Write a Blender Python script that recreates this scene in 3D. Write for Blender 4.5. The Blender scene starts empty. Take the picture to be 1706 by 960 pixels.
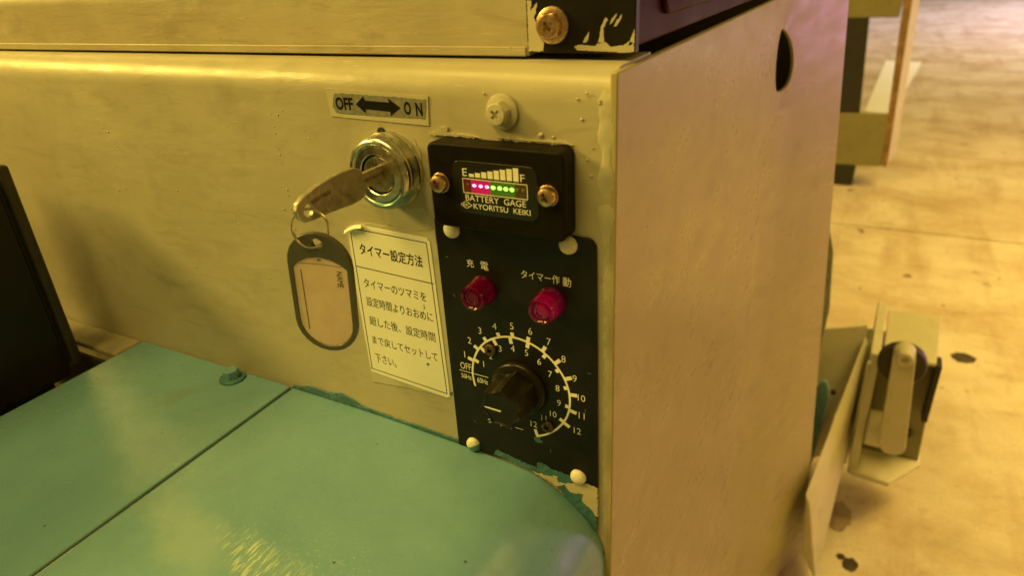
import bpy, bmesh, math, random
from mathutils import Vector, Matrix, noise
random.seed(7)
SC = bpy.context.scene
COL = SC.collection
S = 0.001                      # all numbers below are millimetres

# ---------------------------------------------------------------- camera
cam_d = bpy.data.cameras.new('camera'); cam = bpy.data.objects.new('camera', cam_d); COL.objects.link(cam)
cam.location = (87.34 * S, -242.49 * S, 232.93 * S)
cam.rotation_euler = (1.11729, 0.053017, 0.487303)
cam_d.sensor_width = 36.0; cam_d.lens = 1132.65 * 36 / 1706
cam_d.clip_start = 0.01; cam_d.clip_end = 100
cam_d.dof.use_dof = True; cam_d.dof.focus_distance = 0.345; cam_d.dof.aperture_fstop = 10
SC.camera = cam
SC.view_settings.view_transform = 'Standard'; SC.view_settings.look = 'None'
SC.view_settings.exposure = -0.18; SC.view_settings.gamma = 1.0
SC.cycles.use_denoising = True
SC.cycles.max_bounces = 8

# ---------------------------------------------------------------- world: a dim warm workshop
W = bpy.data.worlds.new("World"); SC.world = W; W.use_nodes = True
wn = W.node_tree.nodes; wl = W.node_tree.links
bg = wn['Background']
tc = wn.new('ShaderNodeTexCoord'); sep = wn.new('ShaderNodeSeparateXYZ'); cr = wn.new('ShaderNodeValToRGB')
mr = wn.new('ShaderNodeMapRange'); mr.inputs[1].default_value = -1; mr.inputs[2].default_value = 1
wl.new(tc.outputs['Generated'], sep.inputs[0]); wl.new(sep.outputs[2], mr.inputs[0]); wl.new(mr.outputs[0], cr.inputs[0])
cr.color_ramp.elements[0].position = 0.35; cr.color_ramp.elements[0].color = (0.45, 0.30, 0.05, 1)
cr.color_ramp.elements[1].position = 0.85; cr.color_ramp.elements[1].color = (0.60, 0.43, 0.075, 1)
wl.new(cr.outputs[0], bg.inputs[0]); bg.inputs[1].default_value = 0.40

# ---------------------------------------------------------------- lamps
def area(name, loc, target, size, power, color, size_y=None, spread=180):
    d = bpy.data.lights.new(name, 'AREA'); d.energy = power; d.color = color
    d.shape = 'RECTANGLE'; d.size = size; d.size_y = size_y or size; d.spread = math.radians(spread)
    o = bpy.data.objects.new(name, d); COL.objects.link(o)
    o.location = Vector(loc); v = Vector(target) - Vector(loc)
    o.rotation_euler = v.to_track_quat('-Z', 'Y').to_euler()
    return o
WARM = (1.0, 0.69, 0.13)
area('ceiling_lamp_left', (-1.9, -0.75, 1.15), (-0.2, 0, 0.1), 0.7, 46, WARM, 0.35)
area('ceiling_lamp_overhead', (-0.75, -0.85, 2.1), (-0.15, 0.0, 0.1), 1.8, 47, WARM, 0.35)
area('right_orange_fill', (3.2, 0.5, 1.2), (0.0, 0.3, -0.1), 0.9, 13, (1.0, 0.57, 0.05), 0.6)  # added unseen orange fill, stands in for floor bounce on the side panel
area('ceiling_lamp_hall', (1.9, 2.0, 2.6), (1.6, 2.0, -0.6), 1.8, 60, (1.0, 0.67, 0.14), 1.8, 85)
area('floor_bounce_fill', (1.35, 0.9, 2.3), (1.35, 0.9, -0.6), 0.6, 10, (1.0, 0.66, 0.13), 0.6, 62)  # added unseen lamp, brightens the floor so it bounces onto the side panel
area('ceiling_lamp_far', (2.0, 5.5, 2.8), (1.0, 5.5, -0.6), 2.2, 60, (1.0, 0.70, 0.18), 2.2, 110)
area('doorway_daylight', (3.8, 9.0, 3.0), (3.2, 9.0, -0.6), 3.2, 370, (1.0, 0.82, 0.95), 3.0, 115)
area('side_pink_reflection_lamp', (3.45, 3.75, 0.12), (0.04, 0.5, 0.1), 0.9, 13, (1.0, 0.38, 0.86), 1.4, 120)  # added unseen magenta lamp, placed to give the bent side plate its pink reflection

# ---------------------------------------------------------------- materials
def nt(name):
    m = bpy.data.materials.new(name); m.use_nodes = True
    n = m.node_tree.nodes; l = m.node_tree.links
    return m, n, l, n['Principled BSDF']
def ramp(n, l, src, stops):
    r = n.new('ShaderNodeValToRGB'); e = r.color_ramp.elements
    while len(e) < len(stops): e.new(0.5)
    for k, (p, c) in enumerate(stops):
        e[k].position = p; e[k].color = (c, c, c, 1) if isinstance(c, (int, float)) else (*c, 1)
    l.new(src, r.inputs[0]); return r.outputs[0]
def coords(n, l, scale=(1, 1, 1), rot=(0, 0, 0)):
    t = n.new('ShaderNodeTexCoord'); m = n.new('ShaderNodeMapping')
    m.inputs['Scale'].default_value = scale; m.inputs['Rotation'].default_value = rot
    l.new(t.outputs['Object'], m.inputs[0]); return m.outputs[0]
def nz(n, l, vec, scale, detail=4, rough=0.55, dist=0.0):
    t = n.new('ShaderNodeTexNoise'); t.inputs['Scale'].default_value = scale
    t.inputs['Detail'].default_value = detail; t.inputs['Roughness'].default_value = rough
    t.inputs['Distortion'].default_value = dist; l.new(vec, t.inputs['Vector']); return t.outputs['Fac']
def mix(n, l, fac, a, b, mode='MIX'):
    m = n.new('ShaderNodeMix'); m.data_type = 'RGBA'; m.blend_type = mode
    for sock, v in ((m.inputs[0], fac), (m.inputs[6], a), (m.inputs[7], b)):
        if isinstance(v, (int, float)): sock.default_value = v
        elif isinstance(v, tuple): sock.default_value = (*v, 1)
        else: l.new(v, sock)
    return m.outputs[2]
def math_(n, l, op, a, b=0.0):
    m = n.new('ShaderNodeMath'); m.operation = op
    for k, v in ((0, a), (1, b)):
        if isinstance(v, (int, float)): m.inputs[k].default_value = v
        else: l.new(v, m.inputs[k])
    return m.outputs[0]
def bump(n, l, b, hs):
    prev = None
    for h, strength, dist in hs:
        u = n.new('ShaderNodeBump'); u.inputs['Strength'].default_value = strength; u.inputs['Distance'].default_value = dist
        l.new(h, u.inputs['Height'])
        if prev: l.new(prev, u.inputs['Normal'])
        prev = u.outputs[0]
    l.new(prev, b.inputs['Normal'])

def paint(name, base, dark, rough=0.38, stroke=(1, 1, 6), rot=(0, 0, 0), bstr=0.35, stain=None, stain_amt=0.5, specks=0.5, coat=0.0, spec=0.5, scr=0.35):
    """hand brushed gloss paint: stroke ridges, orange peel, patchy tone, grime specks"""
    m, n, l, b = nt(name)
    v = coords(n, l); vs = coords(n, l, stroke, rot)
    big = nz(n, l, v, 9, 5, 0.6); mid = nz(n, l, vs, 60, 6, 0.7); fine = nz(n, l, v, 900, 3, 0.6)
    c = mix(n, l, ramp(n, l, big, [(0.36, 0.0), (0.66, 1.0)]), dark, base)
    c = mix(n, l, math_(n, l, 'MULTIPLY', ramp(n, l, mid, [(0.35, 0.0), (0.7, 1.0)]), 0.08), c, tuple(min(1, x * 1.25) for x in base))
    if stain:
        st = nz(n, l, vs, 21, 7, 0.68, 0.6)
        c = mix(n, l, math_(n, l, 'MULTIPLY', ramp(n, l, st, [(0.52, 0.0), (0.68, 1.0)]), stain_amt), c, stain)
    sp = n.new('ShaderNodeTexVoronoi'); sp.inputs['Scale'].default_value = 110; l.new(v, sp.inputs['Vector'])
    spm = ramp(n, l, sp.outputs['Distance'], [(0.035, 1.0), (0.07, 0.0)])
    gate = ramp(n, l, nz(n, l, v, 37, 2), [(0.5, 0.0), (0.56, 1.0)])
    spm = math_(n, l, 'MULTIPLY', spm, gate)
    c = mix(n, l, math_(n, l, 'MULTIPLY', spm, specks), c, tuple(x * 0.25 for x in dark))
    # hairline scratches through the gloss
    for ang_, sd in ((0.5, 150), (-0.8, 190)):
        sv = coords(n, l, (0.22, 1.0, 2.4), (ang_ if rot[0] else 0, ang_, 0))
        sm = ramp(n, l, nz(n, l, sv, sd * 2, 2, 0.4), [(0.735, 0.0), (0.75, 1.0)])
        c = mix(n, l, math_(n, l, 'MULTIPLY', sm, scr), c, tuple(min(1, x * 1.5) for x in base))
    # hand grime
    gm = ramp(n, l, nz(n, l, v, 27, 6, 0.6, 0.3), [(0.55, 0.0), (0.80, 1.0)])
    c = mix(n, l, math_(n, l, 'MULTIPLY', gm, 0.45), c, tuple(x * 0.5 for x in dark))
    l.new(c, b.inputs['Base Color'])
    r = n.new('ShaderNodeMapRange'); l.new(nz(n, l, vs, 25, 5, 0.6), r.inputs[0])
    r.inputs[1].default_value = 0.3; r.inputs[2].default_value = 0.7
    r.inputs[3].default_value = rough - 0.07; r.inputs[4].default_value = rough + 0.12
    l.new(r.outputs[0], b.inputs['Roughness'])
    b.inputs['Specular IOR Level'].default_value = 0.5
    b.inputs['Specular IOR Level'].default_value = spec; b.inputs['Coat Weight'].default_value = coat; b.inputs['Coat Roughness'].default_value = 0.15
    strokes = nz(n, l, vs, 260, 4, 0.75, 0.4)
    calm = ramp(n, l, nz(n, l, v, 14, 3, 0.5), [(0.40, 0.15), (0.62, 1.0)])
    vw = coords(n, l, tuple(x * 0.9 for x in stroke), tuple(x + 0.15 for x in rot))
    broad = math_(n, l, 'MULTIPLY', nz(n, l, vw, 48, 4, 0.55, 0.5), calm)
    hair = math_(n, l, 'MULTIPLY', strokes, calm)
    if bstr < 0.15: bump(n, l, b, [(nz(n, l, v, 17, 3, 0.5), bstr * 0.8, 0.006), (nz(n, l, vs, 55, 2, 0.4), 0.05, 0.0012)])
    else: bump(n, l, b, [(nz(n, l, v, 17, 3, 0.5), bstr * 0.8, 0.006), (broad, bstr * (0.75 if bstr > 0.15 else 0.0), 0.0014), (hair, bstr * (0.45 if bstr > 0.15 else 0.0), 0.0004), (fine, bstr * 0.2, 0.0002)])
    return m
def simple(name, col, rough=0.5, metal=0.0, var=0.25, scale=150, bstr=0.15, spec=0.5, dist=0.0003):
    m, n, l, b = nt(name)
    v = coords(n, l); f = nz(n, l, v, scale, 5, 0.6)
    c = mix(n, l, ramp(n, l, f, [(0.3, 0.0), (0.7, 1.0)]), tuple(x * (1 - var) for x in col), tuple(min(1, x * (1 + var)) for x in col))
    l.new(c, b.inputs['Base Color'])
    r = n.new('ShaderNodeMapRange'); l.new(nz(n, l, v, scale * 0.6, 4), r.inputs[0])
    r.inputs[3].default_value = max(0.03, rough - 0.12); r.inputs[4].default_value = rough + 0.12
    l.new(r.outputs[0], b.inputs['Roughness'])
    b.inputs['Metallic'].default_value = metal; b.inputs['Specular IOR Level'].default_value = spec
    bump(n, l, b, [(nz(n, l, v, scale * 3, 3), bstr, dist)])
    return m
def emit(name, col, strength, base=(0.02, 0.02, 0.02)):
    m, n, l, b = nt(name)
    b.inputs['Base Color'].default_value = (*base, 1); b.inputs['Emission Color'].default_value = (*col, 1)
    b.inputs['Emission Strength'].default_value = strength; b.inputs['Roughness'].default_value = 0.2
    return m

CREAM = (0.50, 0.46, 0.36)
M = {}
M['cream'] = paint('cream_paint', CREAM, (0.43, 0.395, 0.30), 0.36, (1, 1, 4), bstr=0.27, stain=(0.30, 0.26, 0.17), stain_amt=0.35)
M['cream_side'] = paint('cream_side_paint', (0.46, 0.40, 0.25), (0.42, 0.36, 0.22), 0.30, (1, 0.8, 2.2), (0.75, 0, 0), 0.10, stain=(0.33, 0.26, 0.18), stain_amt=0.2, specks=0.25, spec=0.2, scr=0.06)  # same cream as the front, browned to carry the orange side light
M['cream_cover'] = paint('cream_cover_paint', (0.48, 0.43, 0.33), (0.38, 0.33, 0.24), 0.42, (1, 1, 5), stain=(0.26, 0.20, 0.12), stain_amt=0.45)
M['cream_thick'] = paint('thick_cream_paint', (0.60, 0.56, 0.44), (0.5, 0.45, 0.34), 0.30, (1, 1, 1), bstr=0.5, specks=0.2)
M['cream_clean'] = paint('clean_cream_paint', (0.56, 0.53, 0.42), (0.50, 0.46, 0.36), 0.34, (1, 1, 4), bstr=0.3, specks=0.2)
M['cream_bracket'] = paint('bracket_cream_paint', (0.66, 0.62, 0.50), (0.58, 0.54, 0.42), 0.4, (1, 1, 1), bstr=0.3)
M['cream_worn'] = paint('worn_cream_paint', (0.47, 0.43, 0.33), (0.40, 0.36, 0.27), 0.42, (1, 1, 3), bstr=0.3, stain=(0.30, 0.25, 0.16), stain_amt=0.6)
M['ledge'] = paint('ledge_paint', (0.44, 0.41, 0.33), (0.26, 0.22, 0.15), 0.5, (2, 1, 1), bstr=0.4, stain=(0.16, 0.12, 0.07), stain_amt=0.7)
def teal(name, scratch_glare):
    m, n, l, b = nt(name)
    v = coords(n, l)
    big = nz(n, l, v, 11, 5, 0.6, 0.5)
    c = mix(n, l, ramp(n, l, big, [(0.35, 0.0), (0.65, 1.0)]), (0.135, 0.290, 0.420), (0.170, 0.345, 0.470))
    # dried water stains
    st = nz(n, l, coords(n, l, (1, 1.6, 1)), 26, 7, 0.6, 0.9)
    ringm = ramp(n, l, st, [(0.53, 0.0), (0.565, 1.0), (0.60, 0.25), (0.8, 0.4)])
    zone = ramp(n, l, nz(n, l, v, 7, 2), [(0.5, 0.0), (0.62, 1.0)])
    c = mix(n, l, math_(n, l, 'MULTIPLY', math_(n, l, 'MULTIPLY', ringm, zone), 0.9 if not scratch_glare else 0.25), c, (0.17, 0.19, 0.13))
    sp = n.new('ShaderNodeTexVoronoi'); sp.inputs['Scale'].default_value = 75; l.new(v, sp.inputs['Vector'])
    gate = ramp(n, l, nz(n, l, v, 31, 2), [(0.47, 0.0), (0.55, 1.0)])
    c = mix(n, l, math_(n, l, 'MULTIPLY', ramp(n, l, sp.outputs['Distance'], [(0.035, 1.0), (0.07, 0.0)]), gate), c, (0.03, 0.05, 0.04))
    sp2 = n.new('ShaderNodeTexVoronoi'); sp2.inputs['Scale'].default_value = 60; l.new(coords(n, l, (1, 1.3, 1), (0, 0, 1)), sp2.inputs['Vector'])
    gate2 = ramp(n, l, nz(n, l, v, 45, 2), [(0.56, 0.0), (0.60, 1.0)])
    c = mix(n, l, math_(n, l, 'MULTIPLY', ramp(n, l, sp2.outputs['Distance'], [(0.025, 1.0), (0.05, 0.0)]), gate2), c, (0.5, 0.5, 0.36))
    rough = math_(n, l, 'ADD', math_(n, l, 'MULTIPLY', nz(n, l, v, 30, 6, 0.6), 0.22), 0.16)
    if scratch_glare:
        # fine scratches with lamp glare painted in as paler teal, running towards the panel
        s1 = nz(n, l, coords(n, l, (5.0, 0.55, 1), (0, 0, -0.62)), 210, 3, 0.7, 0.1)
        s1 = ramp(n, l, s1, [(0.53, 0.0), (0.57, 1.0)])
        def blob(cx, cy, rx, ry, ang):
            t = n.new('ShaderNodeTexCoord'); a = n.new('ShaderNodeVectorMath'); a.operation = 'SUBTRACT'
            l.new(t.outputs['Object'], a.inputs[0]); a.inputs[1].default_value = (cx * S, cy * S, 0)
            mp = n.new('ShaderNodeMapping'); mp.inputs['Rotation'].default_value = (0, 0, ang); l.new(a.outputs[0], mp.inputs[0])
            mq = n.new('ShaderNodeMapping'); mq.inputs['Scale'].default_value = (1 / (rx * S), 1 / (ry * S), 0); l.new(mp.outputs[0], mq.inputs[0])
            g = n.new('ShaderNodeVectorMath'); g.operation = 'LENGTH'; l.new(mq.outputs[0], g.inputs[0])
            nn = math_(n, l, 'ADD', g.outputs['Value'], math_(n, l, 'MULTIPLY', math_(n, l, 'SUBTRACT', nz(n, l, v, 60, 6, 0.7), 0.5), 1.6))
            return ramp(n, l, nn, [(0.35, 1.0), (0.95, 0.0)])
        za = blob(-15, 38, 50, 14, 0.20); zb = blob(84, 72, 17, 6, -0.9)
        zm = math_(n, l, 'MAXIMUM', za, zb)
        painted_sheen = math_(n, l, 'MULTIPLY', blob(-62, 36, 46, 20, 0.3), 0.22)  # pale lamp sheen painted into the teal
        dots = ramp(n, l, nz(n, l, coords(n, l, (1, 2.2, 1), (0, 0, 0.5)), 520, 4, 0.7), [(0.60, 0.0), (0.66, 1.0)])
        zc = math_(n, l, 'MULTIPLY', blob(0, 52, 75, 24, 0.1), math_(n, l, 'MULTIPLY', dots, 0.7))
        tot = math_(n, l, 'MAXIMUM', math_(n, l, 'MULTIPLY', zm, math_(n, l, 'ADD', math_(n, l, 'MULTIPLY', s1, 0.85), 0.12)), math_(n, l, 'MAXIMUM', painted_sheen, zc))
        c = mix(n, l, tot, c, (0.50, 0.60, 0.52))
        rough = math_(n, l, 'ADD', rough, math_(n, l, 'MULTIPLY', tot, 0.12))
    l.new(c, b.inputs['Base Color']); l.new(rough, b.inputs['Roughness'])
    b.inputs['Specular IOR Level'].default_value = 0.5
    bump(n, l, b, [(nz(n, l, v, 9, 3), 0.35, 0.01), (nz(n, l, v, 50, 4, 0.6), 0.2, 0.001), (nz(n, l, coords(n, l, (1, 4, 1), (0, 0, 0.4)), 300, 4, 0.7), 0.14, 0.0003)])
    return m
M['teal_l'] = teal('teal_deck_paint', False)
M['teal_r'] = teal('scratched_glare_teal_deck_paint', True)
M['teal_dark'] = simple('thick_teal_paint', (0.060, 0.17, 0.215), 0.28, 0, 0.3, 120, 0.6, dist=0.001)
M['black_sheet'] = simple('black_enamel_sheet', (0.010, 0.0085, 0.006), 0.40, 0, 0.35, 60, 0.2, spec=0.3)
M['black_plastic'] = simple('black_moulded_plastic', (0.0075, 0.0052, 0.002), 0.50, 0, 0.3, 130, 0.3, spec=0.14)
M['black_gloss'] = simple('black_gloss_lens', (0.012, 0.010, 0.008), 0.16, 0, 0.2, 90, 0.03)
M['knob'] = simple('dark_brown_knob_plastic', (0.012, 0.009, 0.005), 0.32, 0, 0.3, 160, 0.2, spec=0.32)
M['maroon'] = simple('maroon_gloss_paint', (0.045, 0.008, 0.010), 0.36, 0, 0.25, 50, 0.12, spec=0.03)
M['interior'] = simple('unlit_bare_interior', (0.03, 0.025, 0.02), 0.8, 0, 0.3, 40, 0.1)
M['ink'] = simple('black_ink', (0.010, 0.009, 0.008), 0.6, 0, 0.2, 900, 0.0, spec=0.1)
M['print'] = simple('off_white_print', (0.92, 0.88, 0.78), 0.5, 0, 0.12, 700, 0.0)
M['paper'] = simple('laminated_label', (0.90, 0.89, 0.82), 0.30, 0, 0.03, 45, 0.05)
M['card'] = simple('faded_card', (0.80, 0.62, 0.52), 0.5, 0, 0.10, 90, 0.08)
M['tagframe'] = simple('smoky_grey_plastic', (0.095, 0.09, 0.07), 0.32, 0, 0.15, 60, 0.08)
M['rivet'] = simple('cream_plastic_rivet', (0.84, 0.80, 0.70), 0.36, 0, 0.10, 180, 0.2)
M['brass'] = simple('yellow_zinc_steel', (0.60, 0.40, 0.26), 0.34, 1.0, 0.40, 500, 0.3)
M['keymetal'] = simple('worn_nickel_key', (0.58, 0.54, 0.45), 0.38, 0.85, 0.22, 300, 0.2)
M['ring'] = simple('steel_ring', (0.62, 0.55, 0.46), 0.25, 1.0, 0.2, 500, 0.15)
M['core'] = simple('dull_lock_core', (0.42, 0.36, 0.27), 0.38, 1.0, 0.4, 300, 0.4)
M['greymetal'] = simple('grey_name_strip', (0.25, 0.25, 0.22), 0.45, 0.2, 0.25, 260, 0.2)
M['khaki'] = paint('khaki_frame_paint', (0.25, 0.23, 0.12), (0.21, 0.19, 0.10), 0.5, (1, 1, 1), bstr=0.2)
M['rust'] = simple('rusty_paint', (0.26, 0.15, 0.07), 0.6, 0, 0.4, 30, 0.4)
M['rubber'] = simple('black_rubber', (0.02, 0.018, 0.016), 0.55, 0, 0.2, 60, 0.2)
M['oil'] = simple('dark_oil', (0.050, 0.034, 0.022), 0.35, 0, 0.5, 50, 0.1)
M['stain'] = simple('faint_brown_patch', (0.30, 0.22, 0.15), 0.4, 0, 0.3, 60, 0.1)  # lighter brown of the one faint floor patch
M['whitesheet'] = simple('white_sheet', (0.80, 0.80, 0.76), 0.5, 0, 0.03, 5, 0.02)
M['brown'] = paint('grimy_brown_tray', (0.22, 0.14, 0.08), (0.10, 0.06, 0.035), 0.55, (1, 1, 1), bstr=0.4)
M['rim'] = simple('brown_black_rubber_rim', (0.035, 0.026, 0.018), 0.45, 0, 0.3, 50, 0.3)

# chrome with teal paint slopped on its lower lip (centre is the object's origin)
def chrome():
    m, n, l, b = nt('pitted_chrome')
    v = coords(n, l)
    c = mix(n, l, ramp(n, l, nz(n, l, v, 230, 6, 0.7), [(0.40, 0.0), (0.62, 1.0)]), (0.52, 0.49, 0.40), (0.78, 0.76, 0.68))
    t = n.new('ShaderNodeTexCoord'); s = n.new('ShaderNodeSeparateXYZ'); l.new(t.outputs['Object'], s.inputs[0])
    z = math_(n, l, 'MULTIPLY', s.outputs[2], -1000)
    y = math_(n, l, 'MULTIPLY', s.outputs[1], -1000)
    x = math_(n, l, 'MULTIPLY', s.outputs[0], 1000)
    k = math_(n, l, 'ADD', z, math_(n, l, 'MULTIPLY', nz(n, l, v, 200, 4), 7))
    k = math_(n, l, 'ADD', k, math_(n, l, 'MULTIPLY', x, 0.25))
    k = ramp(n, l, math_(n, l, 'MULTIPLY', k, 0.05), [(0.66, 0.0), (0.74, 1.0)])
    k = math_(n, l, 'MULTIPLY', k, math_(n, l, 'GREATER_THAN', y, 6.0))
    k = math_(n, l, 'MULTIPLY', k, 0.85)
    l.new(mix(n, l, k, c, (0.10, 0.26, 0.30)), b.inputs['Base Color'])
    l.new(math_(n, l, 'SUBTRACT', 1.0, k), b.inputs['Metallic'])
    l.new(math_(n, l, 'ADD', math_(n, l, 'MULTIPLY', nz(n, l, v, 260, 5, 0.7), 0.30), 0.08), b.inputs['Roughness'])
    bump(n, l, b, [(nz(n, l, v, 320, 5, 0.6), 0.05, 0.0003)])
    return m
M['chrome'] = chrome()
# rivet half painted teal below its middle
def rivet_teal():
    m, n, l, b = nt('half_teal_rivet')
    v = coords(n, l); t = n.new('ShaderNodeTexCoord'); s = n.new('ShaderNodeSeparateXYZ'); l.new(t.outputs['Object'], s.inputs[0])
    k = math_(n, l, 'ADD', math_(n, l, 'MULTIPLY', s.outputs[2], -1000), math_(n, l, 'MULTIPLY', s.outputs[0], 450))
    k = math_(n, l, 'ADD', k, math_(n, l, 'MULTIPLY', nz(n, l, v, 400, 3), 2.0))
    k = ramp(n, l, math_(n, l, 'ADD', math_(n, l, 'MULTIPLY', k, 0.3), 0.2), [(0.42, 0.0), (0.50, 1.0)])
    l.new(mix(n, l, k, (0.78, 0.74, 0.62), (0.09, 0.24, 0.28)), b.inputs['Base Color']); b.inputs['Roughness'].default_value = 0.35
    return m
M['rivet_teal'] = rivet_teal()
def red_plastic(name, col, em):
    m, n, l, b = nt(name)
    b.inputs['Base Color'].default_value = (*col, 1); b.inputs['Roughness'].default_value = 0.14
    b.inputs['Transmission Weight'].default_value = 0.8; b.inputs['IOR'].default_value = 1.49
    b.inputs['Emission Color'].default_value = (1.0, 0.0, 0.22, 1); b.inputs['Emission Strength'].default_value = em
    return m
M['lamp_a'] = red_plastic('red_lamp_plastic', (0.22, 0.003, 0.026), 0.008)
M['lamp_b'] = red_plastic('glowing_red_lamp_plastic', (0.24, 0.003, 0.03), 0.022)
M['lamp_core'] = emit('red_lamp_core', (1.0, 0.01, 0.16), 0.06, (0.20, 0.012, 0.035))
M['lamp_core_b'] = emit('lit_red_lamp_core', (1.0, 0.01, 0.18), 0.32, (0.35, 0.02, 0.05))
M['led_red'] = emit('lit_red_led', (1.0, 0.22, 0.50), 6.0)
M['led_green'] = emit('lit_green_led', (0.35, 1.0, 0.08), 3.2)
M['led_off_red'] = simple('dark_red_led', (0.16, 0.03, 0.02), 0.25)
M['led_off_green'] = simple('dark_amber_led', (0.14, 0.11, 0.03), 0.25)
M['cell_red'] = emit('red_filter_lit', (0.85, 0.005, 0.12), 0.42, (0.25, 0.01, 0.03))
M['cell_green'] = emit('green_filter_lit', (0.08, 0.32, 0.01), 0.28, (0.05, 0.08, 0.01))
M['cell_off_red'] = simple('red_filter_dark', (0.12, 0.02, 0.015), 0.3)
M['cell_off_green'] = simple('green_filter_dark', (0.07, 0.055, 0.015), 0.3)

def floor_mat():
    m, n, l, b = nt('stained_workshop_floor')
    v = coords(n, l); vx = coords(n, l, (1.0, 1.35, 1), (0, 0, 0.3))
    c = mix(n, l, ramp(n, l, nz(n, l, vx, 2.2, 7, 0.62, 0.3), [(0.34, 0.0), (0.56, 1.0)]), (0.42, 0.32, 0.22), (0.61, 0.54, 0.47))
    c = mix(n, l, math_(n, l, 'MULTIPLY', ramp(n, l, nz(n, l, v, 5.5, 7, 0.72, 0.5), [(0.48, 0.0), (0.74, 1.0)]), 0.62), c, (0.36, 0.23, 0.13))
    c = mix(n, l, math_(n, l, 'MULTIPLY', ramp(n, l, nz(n, l, vx, 17, 6, 0.7), [(0.57, 0.0), (0.72, 1.0)]), 0.5), c, (0.26, 0.18, 0.12))
    c = mix(n, l, math_(n, l, 'MULTIPLY', ramp(n, l, nz(n, l, v, 36, 5, 0.7), [(0.45, 0.0), (0.8, 1.0)]), 0.4), c, (0.70, 0.60, 0.42))
    grit = nz(n, l, v, 190, 4, 0.8)
    c = mix(n, l, math_(n, l, 'MULTIPLY', ramp(n, l, grit, [(0.48, 0.0), (0.66, 1.0)]), 0.35), c, (0.34, 0.25, 0.17))
    run = nz(n, l, coords(n, l, (1.0, 0.16, 1), (0, 0, -0.35)), 7, 5, 0.65)
    c = mix(n, l, math_(n, l, 'MULTIPLY', ramp(n, l, run, [(0.50, 0.0), (0.68, 1.0)]), 0.55), c, (0.32, 0.20, 0.11))
    for sc_, g_, lo in ((9, 3.1, 0.16), (24, 7, 0.13)):
        sp = n.new('ShaderNodeTexVoronoi'); sp.inputs['Scale'].default_value = sc_
        dv = n.new('ShaderNodeMix'); dv.data_type = 'VECTOR'; dv.inputs[0].default_value = 0.05
        nn = n.new('ShaderNodeTexNoise'); nn.inputs['Scale'].default_value = 24; l.new(v, nn.inputs['Vector'])
        l.new(v, dv.inputs[4]); l.new(nn.outputs['Color'], dv.inputs[5]); l.new(dv.outputs[1], sp.inputs['Vector'])
        gate = ramp(n, l, nz(n, l, v, g_, 2), [(0.54, 0.0), (0.60, 1.0)])
        k = math_(n, l, 'MULTIPLY', ramp(n, l, sp.outputs['Distance'], [(lo * 0.7, 1.0), (lo, 0.0)]), gate)
        c = mix(n, l, math_(n, l, 'MULTIPLY', k, 0.75), c, (0.075, 0.045, 0.03))
    l.new(c, b.inputs['Base Color'])
    l.new(math_(n, l, 'ADD', math_(n, l, 'MULTIPLY', nz(n, l, v, 6, 5), 0.30), 0.30), b.inputs['Roughness'])
    b.inputs['Specular IOR Level'].default_value = 0.35
    bump(n, l, b, [(nz(n, l, v, 40, 5), 0.2, 0.003)])
    return m
M['floor'] = floor_mat()

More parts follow.
